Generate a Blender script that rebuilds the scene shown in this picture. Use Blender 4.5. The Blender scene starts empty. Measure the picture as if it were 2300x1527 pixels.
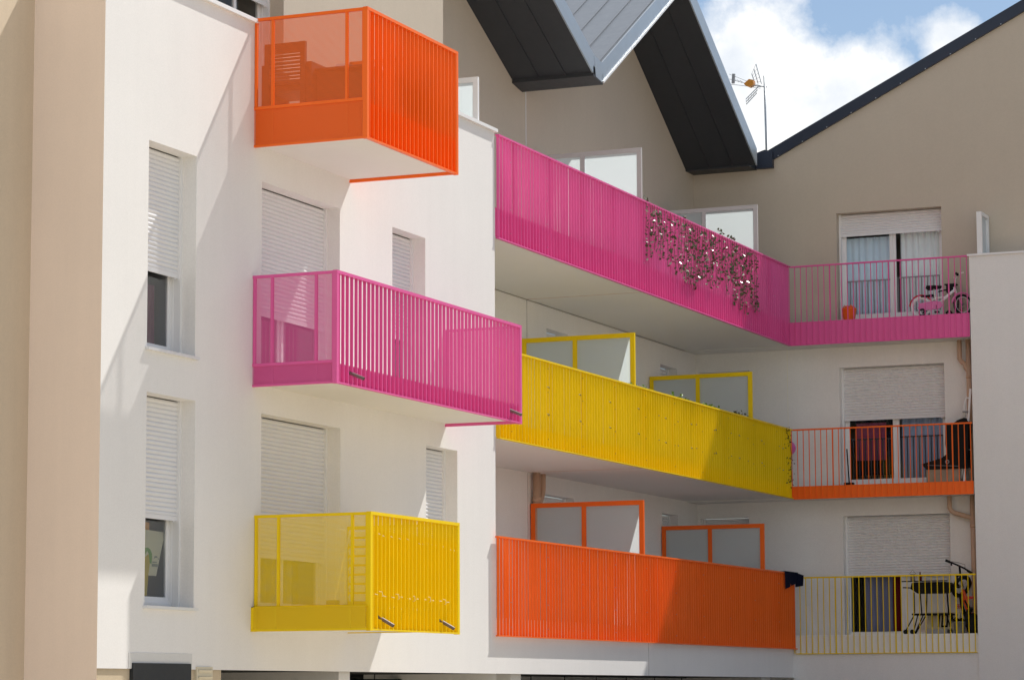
import bpy, math, random
from mathutils import Vector, Matrix
random.seed(7)
S = bpy.context.scene
COL = S.collection
rad = math.radians

# ------------------------------------------------------------------ camera
cd = bpy.data.cameras.new("camera"); cam = bpy.data.objects.new("camera", cd); COL.objects.link(cam)
cd.sensor_width = 36.0; cd.lens = 100.69; cd.clip_start = 0.5; cd.clip_end = 3000
CR = (0.38699454, -0.92207215, -0.00426447); CU = (-0.11171491, -0.05147661, 0.99240614); CF = (0.91528958, 0.38357935, 0.12293038)
cam.matrix_world = Matrix(((CR[0], CU[0], -CF[0], 0), (CR[1], CU[1], -CF[1], 0), (CR[2], CU[2], -CF[2], 0), (0, 0, 0, 1)))
S.camera = cam

# ------------------------------------------------------------------ light
SUN = Vector((2.5, -1.0, 3.47)).normalized()
ELEV = math.asin(SUN.z); AZ = math.atan2(SUN.x, SUN.y)
SKY_STRENGTH = 0.085; CLOUD = 0.86
w = bpy.data.worlds.new("World"); S.world = w; w.use_nodes = True
nt = w.node_tree; nt.nodes.clear()
def N(t, typ, **kw):
    n = t.nodes.new(typ)
    for k, v in kw.items(): setattr(n, k, v)
    return n
sky = N(nt, 'ShaderNodeTexSky', sky_type='NISHITA', sun_disc=False, sun_elevation=ELEV, sun_rotation=AZ)
sky.air_density = 1.0; sky.dust_density = 0.6; sky.ozone_density = 1.5
bg = N(nt, 'ShaderNodeBackground'); bg.inputs[1].default_value = SKY_STRENGTH
nt.links.new(sky.outputs[0], bg.inputs[0])
bc = N(nt, 'ShaderNodeBackground'); bc.inputs[1].default_value = CLOUD
tc = N(nt, 'ShaderNodeTexCoord')
def noise(scale, det, rough, w_=0.0):
    n = N(nt, 'ShaderNodeTexNoise', noise_dimensions='4D'); n.inputs['Scale'].default_value = scale
    n.inputs['Detail'].default_value = det; n.inputs['Roughness'].default_value = rough; n.inputs['W'].default_value = w_
    nt.links.new(tc.outputs['Generated'], n.inputs['Vector']); return n.outputs['Fac']
def M(op, a, b=None, c=None, t=None):
    t = t or nt
    n = N(t, 'ShaderNodeMath', operation=op)
    for i, v in enumerate((a, b, c)):
        if v is None: continue
        if isinstance(v, (int, float)): n.inputs[i].default_value = v
        else: t.links.new(v, n.inputs[i])
    return n.outputs[0]
def blob(d, r):                               # a cloud's place in the sky: 1 at direction d, 0 at angular radius r
    v = N(nt, 'ShaderNodeVectorMath', operation='DISTANCE'); nt.links.new(tc.outputs['Generated'], v.inputs[0])
    v.inputs[1].default_value = Vector(d).normalized()
    return M('SUBTRACT', 1.0, M('DIVIDE', v.outputs['Value'], r))
fine = M('ADD', M('MULTIPLY', M('SUBTRACT', noise(34, 9, .60, 3.1), .5), 3.4), M('MULTIPLY', M('SUBTRACT', noise(110, 6, .6, 5.2), .5), 1.3))
mass = M('MAXIMUM', blob((.9270, .2985, .2120), .033), blob((.944, .262, .2000), .028))
mass = M('MAXIMUM', mass, blob((.9470, .2330, .2200), .014))
mass = M('MAXIMUM', mass, blob((.9235, .3060, .1900), .042))
mass = M('MAXIMUM', mass, blob((.9440, .2700, .1750), .042))
local = M('ADD', M('MULTIPLY', mass, 1.9), fine)
wide = M('MULTIPLY', M('SUBTRACT', M('ADD', noise(2.6, 8, .55, 1.7), M('MULTIPLY', fine, .05)), .47), 9.0)
near = blob((.936, .27, .215), .30)           # the wide cloud field stays off this patch of sky
wide = M('SUBTRACT', wide, M('MULTIPLY', M('MAXIMUM', near, 0.0), 12.0))
fac = N(nt, 'ShaderNodeClamp'); nt.links.new(M('ADD', M('MAXIMUM', local, wide), .16), fac.inputs[0])
cr = N(nt, 'ShaderNodeMix', data_type='RGBA'); cr.inputs[6].default_value = (.74, .80, .88, 1); cr.inputs[7].default_value = (1.12, 1.11, 1.09, 1)
sh = N(nt, 'ShaderNodeClamp'); nt.links.new(M('ADD', M('MULTIPLY', M('SUBTRACT', noise(30, 6, .55, 8.4), .40), 3.4), .25), sh.inputs[0])
nt.links.new(sh.outputs[0], cr.inputs[0]); nt.links.new(cr.outputs[2], bc.inputs[0])
mx = N(nt, 'ShaderNodeMixShader'); nt.links.new(fac.outputs[0], mx.inputs[0]); nt.links.new(bg.outputs[0], mx.inputs[1]); nt.links.new(bc.outputs[0], mx.inputs[2])
wo = N(nt, 'ShaderNodeOutputWorld'); nt.links.new(mx.outputs[0], wo.inputs[0])

sl = bpy.data.lights.new("sun", 'SUN'); sl.energy = 4.3; sl.angle = rad(.53); sl.color = (1, .962, .90)
so = bpy.data.objects.new("sun", sl); COL.objects.link(so); so.rotation_euler = SUN.to_track_quat('Z', 'Y').to_euler(); so.location = SUN * 60
S.view_settings.view_transform = 'Standard'; S.view_settings.look = 'None'; S.view_settings.gamma = 1; S.view_settings.exposure = 0.31
S.view_settings.use_curve_mapping = False
S.cycles.max_bounces = 10; S.cycles.diffuse_bounces = 5; S.cycles.transparent_max_bounces = 16

# ------------------------------------------------------------------ materials
def mat(name):
    m = bpy.data.materials.new(name); m.use_nodes = True; t = m.node_tree; t.nodes.clear()
    o = N(t, 'ShaderNodeOutputMaterial'); return m, t, o
def principled(t, o, col, rough=.6, metal=0., spec=.5):
    p = N(t, 'ShaderNodeBsdfPrincipled'); p.inputs['Base Color'].default_value = (*col, 1)
    p.inputs['Roughness'].default_value = rough; p.inputs['Metallic'].default_value = metal; p.inputs['Specular IOR Level'].default_value = spec
    t.links.new(p.outputs[0], o.inputs[0]); return p
def tnoise(t, coord, scale, det=4, rough=.6):
    n = N(t, 'ShaderNodeTexNoise'); n.inputs['Scale'].default_value = scale; n.inputs['Detail'].default_value = det; n.inputs['Roughness'].default_value = rough
    t.links.new(coord, n.inputs['Vector']); return n.outputs['Fac']
def stucco(name, col, grain=.25, mottle=.07, streak=0.05):
    m, t, o = mat(name); p = principled(t, o, col, .9, 0, .2)
    g = N(t, 'ShaderNodeNewGeometry'); pos = g.outputs['Position']
    a = tnoise(t, pos, 1.1, 6, .65); b = tnoise(t, pos, 55, 3, .75)
    mp = N(t, 'ShaderNodeMapping'); mp.inputs['Scale'].default_value = (5, 5, .35); t.links.new(pos, mp.inputs[0])
    c = tnoise(t, mp.outputs[0], 1.0, 4)
    dev = lambda x, amp: M('MULTIPLY', M('SUBTRACT', x, .5, t=t), amp, t=t)
    k = M('ADD', M('ADD', M('ADD', M('ADD', dev(a, mottle), dev(b, grain * .6), t=t), dev(tnoise(t, pos, 17, 4, .7), grain * .22), t=t), dev(c, streak), t=t), 1.0, t=t)
    h = N(t, 'ShaderNodeVectorMath', operation='SCALE'); h.inputs[0].default_value = col; t.links.new(k, h.inputs['Scale'])
    t.links.new(h.outputs[0], p.inputs['Base Color'])
    bp = N(t, 'ShaderNodeBump'); bp.inputs['Strength'].default_value = grain; bp.inputs['Distance'].default_value = .004
    t.links.new(tnoise(t, pos, 210, 2, .6), bp.inputs['Height']); t.links.new(bp.outputs[0], p.inputs['Normal'])
    return m
def paint(name, col, rough=.42, metal=0., spec=.38, var=.06, scale=3.0):
    m, t, o = mat(name); p = principled(t, o, col, rough, metal, spec)
    g = N(t, 'ShaderNodeNewGeometry'); a = tnoise(t, g.outputs['Position'], scale, 5)
    dev = lambda x, amp: M('MULTIPLY', M('SUBTRACT', x, .5, t=t), amp, t=t)
    k = M('ADD', dev(a, var * 2), 1.0, t=t)
    h = N(t, 'ShaderNodeVectorMath', operation='SCALE'); h.inputs[0].default_value = col; t.links.new(k, h.inputs['Scale'])
    t.links.new(h.outputs[0], p.inputs['Base Color'])
    r = M('ADD', dev(tnoise(t, g.outputs['Position'], 9, 3), .2), rough, t=t); t.links.new(r, p.inputs['Roughness'])
    return m
def perforated(name, col, pitch=.0145, hole=.315):        # sheet metal with staggered round holes, in the Y-Z plane
    m, t, o = mat(name); p = N(t, 'ShaderNodeBsdfPrincipled'); p.inputs['Base Color'].default_value = (*col, 1); p.inputs['Roughness'].default_value = .42
    g = N(t, 'ShaderNodeNewGeometry'); s = N(t, 'ShaderNodeSeparateXYZ'); t.links.new(g.outputs['Position'], s.inputs[0])
    v = M('DIVIDE', s.outputs['Z'], pitch * .866, t=t); row = M('FLOOR', v, t=t)
    u = M('ADD', M('DIVIDE', s.outputs['Y'], pitch, t=t), M('MULTIPLY', M('MODULO', row, 2.0, t=t), .5, t=t), t=t)
    du = M('SUBTRACT', M('FRACT', u, t=t), .5, t=t); dv = M('MULTIPLY', M('SUBTRACT', M('FRACT', v, t=t), .5, t=t), .866, t=t)
    r2 = M('ADD', M('MULTIPLY', du, du, t=t), M('MULTIPLY', dv, dv, t=t), t=t)
    solid = M('GREATER_THAN', r2, hole * hole, t=t)
    tr = N(t, 'ShaderNodeBsdfTransparent'); x = N(t, 'ShaderNodeMixShader')
    t.links.new(solid, x.inputs[0]); t.links.new(tr.outputs[0], x.inputs[1]); t.links.new(p.outputs[0], x.inputs[2]); t.links.new(x.outputs[0], o.inputs[0])
    return m
def glass(name, base=.08, tint=(.86, .9, .9), k=1.4):
    m, t, o = mat(name); tr = N(t, 'ShaderNodeBsdfTransparent'); tr.inputs[0].default_value = (*tint, 1)
    gl = N(t, 'ShaderNodeBsdfGlossy'); gl.inputs['Roughness'].default_value = .003; gl.inputs[0].default_value = (.92, .96, 1, 1)
    fr = N(t, 'ShaderNodeFresnel'); fr.inputs[0].default_value = 1.5
    f = N(t, 'ShaderNodeClamp'); t.links.new(M('ADD', M('MULTIPLY', fr.outputs[0], k, t=t), base, t=t), f.inputs[0])
    x = N(t, 'ShaderNodeMixShader'); t.links.new(f.outputs[0], x.inputs[0]); t.links.new(tr.outputs[0], x.inputs[1]); t.links.new(gl.outputs[0], x.inputs[2])
    t.links.new(x.outputs[0], o.inputs[0]); return m
def frosted(name, col=(.80, .905, .93)):
    m, t, o = mat(name); d = N(t, 'ShaderNodeBsdfDiffuse'); d.inputs[0].default_value = (*[c * .72 for c in col], 1)
    l = N(t, 'ShaderNodeBsdfTranslucent'); l.inputs[0].default_value = (*col, 1)
    x = N(t, 'ShaderNodeMixShader'); x.inputs[0].default_value = .52; t.links.new(d.outputs[0], x.inputs[1]); t.links.new(l.outputs[0], x.inputs[2])
    g = N(t, 'ShaderNodeBsdfGlossy'); g.inputs['Roughness'].default_value = .18; y = N(t, 'ShaderNodeMixShader'); y.inputs[0].default_value = .05
    t.links.new(x.outputs[0], y.inputs[1]); t.links.new(g.outputs[0], y.inputs[2]); t.links.new(y.outputs[0], o.inputs[0]); return m
PINK = (.74, .112, .345); YEL = (.87, .61, .003); ORA = (.92, .150, .008)
T = dict(
    white=stucco('white_render', (.80, .785, .765), .32, .09, .06), side=stucco('pale_pink_render', (.88, .75, .65), .2, .09, .08),
    brown=stucco('taupe_render', (.525, .457, .37), .3, .10), brown_side=stucco('taupe_render_side', (.62, .515, .39), .3, .1, .12), plinth=stucco('sand_render', (.58, .48, .34), .4, .1),
    patch=stucco('grey_white_render', (.66, .655, .64), .2), concrete=stucco('painted_soffit', (.78, .765, .735), .08, .06, 0), floor=stucco('balcony_concrete', (.50, .42, .32), .3, .2, 0),
    pink=paint('pink_powder_coat', PINK), yellow=paint('yellow_powder_coat', YEL, spec=.25), orange=paint('orange_powder_coat', ORA),
    pink_perf=perforated('pink_perforated_sheet', PINK), yellow_perf=perforated('yellow_perforated_sheet', YEL), orange_perf=perforated('orange_perforated_sheet', ORA),
    shutter_joint=paint('shutter_joint', (.66, .66, .67), .6, var=.02), shutter=paint('shutter_white', (.74, .74, .75), .5, var=.02), pvc=paint('white_pvc', (.80, .80, .80), .35, var=.02), alu=paint('grey_white_aluminium', (.70, .71, .72), .35, var=.03),
    greyframe=paint('light_grey_frame', (.52, .50, .50), .4, var=.03),
    glass=glass('window_glass'), mirror=glass('coated_window_glass', .0, (.95, .97, .98), .45), frosted=frosted('frosted_glass'),
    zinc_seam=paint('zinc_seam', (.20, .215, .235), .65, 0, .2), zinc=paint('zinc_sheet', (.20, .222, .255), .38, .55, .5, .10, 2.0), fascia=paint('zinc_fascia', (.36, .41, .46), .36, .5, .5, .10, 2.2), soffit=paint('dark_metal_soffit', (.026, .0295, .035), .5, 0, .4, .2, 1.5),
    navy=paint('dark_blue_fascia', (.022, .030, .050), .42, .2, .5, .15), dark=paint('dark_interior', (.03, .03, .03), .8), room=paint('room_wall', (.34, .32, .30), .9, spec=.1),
    beigepipe=paint('beige_pipe', (.56, .38, .27), .5), black=paint('black_plastic', (.010, .010, .011), .65, spec=.15), blackcloth=paint('black_cloth', (.02, .02, .02), .95, spec=.05, var=.3),
    doorgrey=paint('dark_grey_door', (.022, .027, .033), .5), vent=paint('cream_plastic', (.66, .60, .46), .5), steel=paint('steel', (.36, .36, .37), .3, .9), galv=paint('galvanised', (.42, .45, .47), .42, .7),
    orangeplastic=paint('orange_plastic', (.85, .13, .01), .35), amber=paint('amber_plastic', (.62, .24, .015), .4), green=paint('leaf_green', (.065, .080, .024), .3, spec=.7, var=.35, scale=20),
    lime=paint('fresh_leaf', (.16, .30, .03), .5, var=.3, scale=15), leafglint=paint('leaf_glint', (.42, .48, .36), .22, spec=.9, var=.3, scale=20), navycloth=paint('navy_cloth', (.008, .010, .025), .95, spec=.05, var=.3, scale=25),
    brownpipe=paint('brown_spout', (.16, .125, .115), .4, .2), wicker=paint('dark_wicker', (.045, .032, .024), .7, var=.3, scale=40), whiteplastic=paint('white_plastic', (.82, .82, .82), .4, var=.02),
    curtain=paint('pale_blue_curtain', (.70, .85, .96), .95, spec=.05), curtain_pale=paint('whitish_blue_curtain', (.88, .94, .96), .95, spec=.05), curtain_blue=paint('slate_blue_curtain', (.33, .41, .58), .95, spec=.05), curtain_grey=paint('grey_blue_curtain', (.20, .21, .32), .95, spec=.05), curtain_white=paint('white_curtain', (.80, .80, .82), .95, spec=.05),
    pinkcloth=paint('pink_cloth', (.25, .06, .12), .95, spec=.05), redcloth=paint('dark_red_cloth', (.12, .012, .014), .95, spec=.05), grey=paint('grey_plastic', (.30, .30, .31), .5), bikepink=paint('bike_pink', (.72, .20, .45), .35),
    bikered=paint('bike_red', (.55, .03, .04), .35), bikeorange=paint('bike_orange', (.75, .10, .02), .35), rubber=paint('rubber', (.014, .014, .014), .8, spec=.2), paper=paint('paper', (.72, .66, .50), .9, spec=.1),
    papergreen=paint('green_print', (.20, .38, .10), .9, spec=.1), orangepaper=paint('orange_print', (.70, .30, .04), .9, spec=.1), yellowpaper=paint('yellow_print', (.62, .46, .06), .9, spec=.1), inkgrey=paint('grey_print', (.25, .27, .24), .9, spec=.1),
    clearbox=paint('cloudy_plastic', (.26, .21, .17), .25, spec=.6, var=.35, scale=6), ballpink=paint('pink_ball', (.72, .16, .50), .35), rope=paint('pale_cord', (.80, .76, .55), .8),
    wood=paint('pale_wood', (.55, .45, .32), .6), street=stucco('pale_paving', (.53, .47, .37), .3, .2, 0), dark_ground=stucco('dark_ground', (.13, .11, .088), .5, .3, 0), garage=stucco('garage_concrete', (.035, .034, .033), .3, .2, 0))

# ------------------------------------------------------------------ mesh helpers
LOC = {}
class MB:
    def __init__(s): s.v = []; s.f = []; s.mi = []; s.cur = 0
    def q(s, *p):
        b = len(s.v); s.v += [tuple(x) for x in p]; s.f.append(tuple(range(b, b + len(p)))); s.mi.append(s.cur); return s
    def box(s, x0, x1, y0, y1, z0, z1):
        b = len(s.v); s.v += [(x, y, z) for x in (x0, x1) for y in (y0, y1) for z in (z0, z1)]
        for f in ((0, 1, 3, 2), (4, 6, 7, 5), (0, 4, 5, 1), (2, 3, 7, 6), (0, 2, 6, 4), (1, 5, 7, 3)): s.f.append(tuple(b + i for i in f)); s.mi.append(s.cur)
        return s
    def bar(s, a, b, w, h, up=(0, 0, 1)):          # a rectangular bar from a to b
        a, b = Vector(a), Vector(b); d = (b - a).normalized(); u = Vector(up)
        if abs(d.dot(u)) > .95: u = Vector((1, 0, 0))
        r = d.cross(u).normalized() * (w / 2); u = r.cross(d).normalized() * (h / 2); k = len(s.v)
        for c in (a, b):
            for i, j in ((-1, -1), (1, -1), (1, 1), (-1, 1)): s.v.append(tuple(c + r * i + u * j))
        for f in ((3, 2, 1, 0), (4, 5, 6, 7), (0, 1, 5, 4), (1, 2, 6, 5), (2, 3, 7, 6), (3, 0, 4, 7)): s.f.append(tuple(k + i for i in f)); s.mi.append(s.cur)
        return s
    def tube(s, pts, r, n=8, cap=True):
        pts = [Vector(p) for p in pts]; rr = r if isinstance(r, (list, tuple)) else [r] * len(pts); k = len(s.v); m = len(pts)
        ref = None
        for i, p in enumerate(pts):
            d = ((pts[min(i + 1, m - 1)] - pts[max(i - 1, 0)])).normalized()
            if ref is None: ref = Vector((0, 0, 1)) if abs(d.z) < .9 else Vector((1, 0, 0))
            a = (ref - d * ref.dot(d)).normalized(); ref = a; b = d.cross(a)
            for j in range(n):
                t = 2 * math.pi * j / n; s.v.append(tuple(p + (a * math.cos(t) + b * math.sin(t)) * rr[i]))
        for i in range(m - 1):
            for j in range(n):
                s.f.append((k + i * n + j, k + i * n + (j + 1) % n, k + (i + 1) * n + (j + 1) % n, k + (i + 1) * n + j)); s.mi.append(s.cur)
        if cap: s.f += [tuple(k + j for j in range(n))[::-1], tuple(k + (m - 1) * n + j for j in range(n))]; s.mi += [s.cur] * 2
        return s
    def torus(s, c, ax, R, r, n=28, k=8, a0=0, a1=2 * math.pi):
        c, ax = Vector(c), Vector(ax).normalized(); u = ax.orthogonal().normalized(); v = ax.cross(u)
        if abs(ax.z) < .9: v = (Vector((0, 0, 1)) - ax * ax.z).normalized(); u = v.cross(ax)
        full = abs(a1 - a0) > 6.28; pts = [c + (u * math.cos(a0 + (a1 - a0) * i / n) + v * math.sin(a0 + (a1 - a0) * i / n)) * R for i in range(n + 1)]
        return s.tube(pts, r, k, not full)
    def lathe(s, c, prof, n=24):                   # profile of (radius, z) round a vertical axis
        k = len(s.v)
        for r, z in prof:
            for j in range(n): t = 2 * math.pi * j / n; s.v.append((c[0] + r * math.cos(t), c[1] + r * math.sin(t), c[2] + z))
        for i in range(len(prof) - 1):
            for j in range(n): s.f.append((k + i * n + j, k + i * n + (j + 1) % n, k + (i + 1) * n + (j + 1) % n, k + (i + 1) * n + j)); s.mi.append(s.cur)
        s.f += [tuple(k + j for j in range(n))[::-1], tuple(k + (len(prof) - 1) * n + j for j in range(n))]; s.mi += [s.cur] * 2
        return s
    def prism(s, poly, axis, a, b):                # polygon extruded along an axis
        k = len(s.v); n = len(poly)
        for t in (a, b):
            for p in poly: s.v.append((t, p[0], p[1]) if axis == 'X' else (p[0], t, p[1]) if axis == 'Y' else (p[0], p[1], t))
        s.f += [tuple(k + i for i in range(n))[::-1], tuple(k + n + i for i in range(n))]; s.mi += [s.cur] * 2
        for i in range(n): s.f.append((k + i, k + (i + 1) % n, k + n + (i + 1) % n, k + n + i)); s.mi.append(s.cur)
        return s
    def build(s, name, m, parent=None, smooth=False):
        L = LOC.get(parent.name, Vector()) if parent else Vector()
        me = bpy.data.meshes.new(name); me.from_pydata([tuple(Vector(p) - L) for p in s.v], [], s.f)
        ms = m if isinstance(m, (list, tuple)) else [m]
        for x in ms: me.materials.append(T[x])
        if len(ms) > 1: me.polygons.foreach_set('material_index', s.mi)
        import bmesh
        if len(s.f) > 1: bm = bmesh.new(); bm.from_mesh(me); bmesh.ops.recalc_face_normals(bm, faces=bm.faces); bm.to_mesh(me); bm.free()
        if smooth: me.polygons.foreach_set('use_smooth', [True] * len(me.polygons))
        me.update(); o = bpy.data.objects.new(name, me); COL.objects.link(o)
        if parent: o.parent = parent
        LOC[o.name] = L
        return o
def thing(name, label, cat, loc, group=None):
    o = bpy.data.objects.new(name, None); COL.objects.link(o); o.location = loc; LOC[o.name] = Vector(loc); o.empty_display_size = .2
    o['label'] = label; o['category'] = cat
    if group: o['group'] = group
    return o
def one(name, label, cat, mb, m, loc, smooth=False, group=None):   # a thing that is one mesh
    L = Vector(loc); mb.v = [tuple(Vector(p) - L) for p in mb.v]; o = mb.build(name, m, None, smooth); o.location = loc
    o['label'] = label; o['category'] = cat
    if group: o['group'] = group
    return o
def P(axis, c, u, v, d=0):                         # wall coordinates: u along, v up, d into the wall
    return (u, c + d, v) if axis == 'Y' else (c + d, u, v)
def wall(axis, c, u0, u1, v0, v1, holes=(), depth=.2, reveal=None, mb=None, back=True):
    mb = mb or MB()
    us = sorted({u0, u1, *[h[i] for h in holes for i in (0, 1)]}); vs = sorted({v0, v1, *[h[i] for h in holes for i in (2, 3)]})
    us = [u for u in us if u0 <= u <= u1]; vs = [v for v in vs if v0 <= v <= v1]
    for a, b in zip(us, us[1:]):
        for e, f in zip(vs, vs[1:]):
            m1, m2 = (a + b) / 2, (e + f) / 2
            if any(h[0] < m1 < h[1] and h[2] < m2 < h[3] for h in holes): continue
            mb.q(P(axis, c, a, e), P(axis, c, b, e), P(axis, c, b, f), P(axis, c, a, f))
    for h in holes:
        a, b, e, f = h[:4]; d = h[4] if len(h) > 4 else depth
        mb.q(P(axis, c, a, e), P(axis, c, a, f), P(axis, c, a, f, d), P(axis, c, a, e, d)); mb.q(P(axis, c, b, e), P(axis, c, b, f), P(axis, c, b, f, d), P(axis, c, b, e, d))
        mb.q(P(axis, c, a, e), P(axis, c, b, e), P(axis, c, b, e, d), P(axis, c, a, e, d))
        if f < v1 - 1e-6: mb.q(P(axis, c, a, f), P(axis, c, b, f), P(axis, c, b, f, d), P(axis, c, a, f, d))
    return mb
def abox(mb, axis, c, u0, u1, v0, v1, d0, d1):
    if axis == 'Y': mb.box(u0, u1, c + d0, c + d1, v0, v1)
    else: mb.box(c + d0, c + d1, u0, u1, v0, v1)
    return mb
def shutter_mb(axis, c, u0, u1, v0, v1, pitch=.049):
    mb = MB(); n = max(1, round((v1 - v0) / pitch)); p = (v1 - v0) / n
    prof = [(0, .009), (.08, .006), (.20, -.001), (.45, -.006), (.70, -.004), (.88, .004)]
    pts = []
    for i in range(n):
        for t, d in prof: pts.append((v0 + (i + t) * p, d))
    pts.append((v1, .006))
    for k, ((va, da), (vb, db)) in enumerate(zip(pts, pts[1:])):
        mb.cur = 1 if k % 6 == 5 else 0; mb.q(P(axis, c, u0, va, da), P(axis, c, u1, va, da), P(axis, c, u1, vb, db), P(axis, c, u0, vb, db))
    mb.cur = 0
    abox(mb, axis, c, u0, u1, v0 - .045, v0 + .004, -.008, .012)     # end bar
    for s_ in (u0 + .07, u1 - .07): abox(mb, axis, c, s_ - .012, s_ + .012, v0 - .062, v0 - .045, -.006, .006)
    return mb
def window(parent, axis, c, u0, u1, v0, v1, rec, sh=None, sashes=1, sill=False, pane='glass', room=True, sw=.055, rdepth=2.2, open_left=0.0, fr='pvc', guide=.035, right_pane=None):
    # frame behind the reveal; roller shutter and guides in front of it
    g = rec + .07; f = MB()
    for a, b in ((u0, u0 + sw), (u1 - sw, u1)): abox(f, axis, c, a, b, v0, v1, g, g + .06)
    abox(f, axis, c, u0 + sw, u1 - sw, v0, v0 + sw, g, g + .06); abox(f, axis, c, u0 + sw, u1 - sw, v1 - sw, v1, g, g + .06)
    for a, b in ((u0, u0 + guide), (u1 - guide, u1)): abox(f, axis, c, a, b, v0, v1, rec - .012, g)      # shutter guides
    W = f.build('window', fr, parent)
    k = (u1 - u0 - 2 * sw) / sashes
    for i in range(sashes):
        a, b = u0 + sw + i * k, u0 + sw + (i + 1) * k; d0 = g + (.012 if i % 2 else .035); m = MB()
        if open_left and i == sashes - 1: continue
        for x, y in ((a, a + .055), (b - .055, b)): abox(m, axis, c, x, y, v0 + sw, v1 - sw, d0, d0 + .03)
        abox(m, axis, c, a + .055, b - .055, v0 + sw, v0 + sw + .065, d0, d0 + .03); abox(m, axis, c, a + .055, b - .055, v1 - sw - .055, v1 - sw, d0, d0 + .03)
        m.build('sash', fr, W)
        if not (open_left and i == sashes - 1):
            m = MB(); q0, q1, r0, r1, dd = a + .055, b - .055, v0 + sw + .065, v1 - sw - .055, d0 + .014
            m.q(P(axis, c, q0, r0, dd), P(axis, c, q1, r0, dd), P(axis, c, q1, r1, dd), P(axis, c, q0, r1, dd)) if axis == 'Y' else m.q(P(axis, c, q1, r0, dd), P(axis, c, q0, r0, dd), P(axis, c, q0, r1, dd), P(axis, c, q1, r1, dd))
            m.build('pane', right_pane if right_pane and i == 0 else pane, W)
    if sh is not None: shutter_mb(axis, c + rec + .02, u0 + guide, u1 - guide, sh, v1 - .01).build('shutter', ['shutter', 'shutter_joint'], W)
    if sill: abox(MB(), axis, c, u0 - .03, u1 + .03, v0 - .035, v0 - .004, -.045, rec - .015).build('sill', 'alu', W)
    if room:
        d0, d1 = g + .061, g + .061 + rdepth; e = .35; r = MB()
        A, B, C_, D = u0 - e, u1 + e, v0 - .02, v1 + .1
        r.q(P(axis, c, A, C_, d1), P(axis, c, B, C_, d1), P(axis, c, B, D, d1), P(axis, c, A, D, d1))
        for u in (A, B): r.q(P(axis, c, u, C_, d0), P(axis, c, u, D, d0), P(axis, c, u, D, d1), P(axis, c, u, C_, d1))
        for v in (C_, D): r.q(P(axis, c, A, v, d0), P(axis, c, B, v, d0), P(axis, c, B, v, d1), P(axis, c, A, v, d1))
        r.build('room', 'room', W)
    return W
def bolts(mb, pts, s=.009):
    for x, y, z in pts: mb.box(x - s, x + s, y - .006, y, z - s, z + s)

# ------------------------------------------------------------------ setting
g = MB(); g.q((-700, -700, -1.6), (900, -700, -1.6), (900, 900, -1.6), (-700, 900, -1.6))
gr = g.build('ground', 'street'); gr['kind'] = 'structure'
m = MB(); m.box(35.9, 49.0, -30, 14.98, -1.62, -1.594); rd = m.build('unseen_dark_ground', 'dark_ground'); rd['kind'] = 'structure'  # unseen dark ground, added to cut bounce light into the recess

GRP = 'wings of the apartment complex'
# ================================================================== 1. white block with small balconies
A = thing('apartment_building', 'white rendered block with tall shuttered windows and three small coloured box balconies', 'building', (30, 15.5, -1.6), GRP)
X0, X1 = 25.0, 35.2
holes = [(25.92, 26.95, 3.63, 5.82), (25.93, 26.97, .94, 3.155), (28.47, 30.47, 3.62, 5.795), (28.49, 30.5, .94, 3.155), (31.95, 32.94, 3.62, 5.795), (32.96, 33.94, .94, 3.15), (28.32, 30.7, 6.52, 7.58, .15)]
wall('Y', 15.0, X0, X1, .285, 7.58, holes).build('front_wall', 'white', A)
m = MB(); m.q((X1, 15, -.3), (X1, 16.95, -.3), (X1, 16.95, 7.58), (X1, 15, 7.58)); m.build('side_wall', 'white', A)
m = MB(); m.q((X0, 15, -1.6), (X0, 15.85, -1.6), (X0, 15.85, 7.58), (X0, 15, 7.58)); m.build('side_wall', 'side', A)
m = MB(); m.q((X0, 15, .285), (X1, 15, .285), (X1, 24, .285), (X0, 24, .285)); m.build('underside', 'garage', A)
m = MB(); m.q((X0, 15.15, 6.5), (X1, 15.15, 6.5), (X1, 15.85, 6.5), (X0, 15.85, 6.5)); m.q((X0, 15.15, 6.5), (28.32, 15.15, 6.5), (28.32, 15.15, 7.58), (X0, 15.15, 7.58)); m.q((30.7, 15.15, 6.5), (X1, 15.15, 6.5), (X1, 15.15, 7.58), (30.7, 15.15, 7.58)); m.build('terrace', 'floor', A)
for a, b in ((X0 - .04, 28.3), (30.72, X1 + .03)): MB().box(a, b, 14.955, 15.19, 7.58, 7.625).build('coping', 'pvc', A)
# upper storey, set back
h = [(28.55, 30.62, 6.6, 8.78)]
wall('Y', 15.85, X0, 35.4, 6.4, 13.2, h, .2).build('upper_wall', 'brown', A)
wall('Y', 15.85, 10, X0, -1.6, 13.2).build('end_wall', 'brown_side', A)
m = MB(); m.q((35.4, 15.85, 6.5), (35.4, 17.2, 6.5), (35.4, 17.2, 13.2), (35.4, 15.85, 13.2)); m.build('upper_wall', 'brown', A)
window(A, 'Y', 15.85, 28.55, 30.62, 6.6, 8.78, .2, 8.44, 3, pane='mirror', sw=.05)
# windows of the white block
window(A, 'Y', 15, 25.92, 26.95, 3.63, 5.82, .18, 4.53, 1, True, sw=.045)
window(A, 'Y', 15, 25.93, 26.97, .94, 3.155, .18, 1.91, 1, True, sw=.045)
window(A, 'Y', 15, 28.47, 30.47, 3.62, 5.795, .18, 4.36, 2)
window(A, 'Y', 15, 28.49, 30.5, .94, 3.155, .18, 1.60, 2)
window(A, 'Y', 15, 31.95, 32.94, 3.62, 5.795, .18, 4.50, 1)
window(A, 'Y', 15, 32.96, 33.94, .94, 3.15, .18, 1.3, 1)
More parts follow.
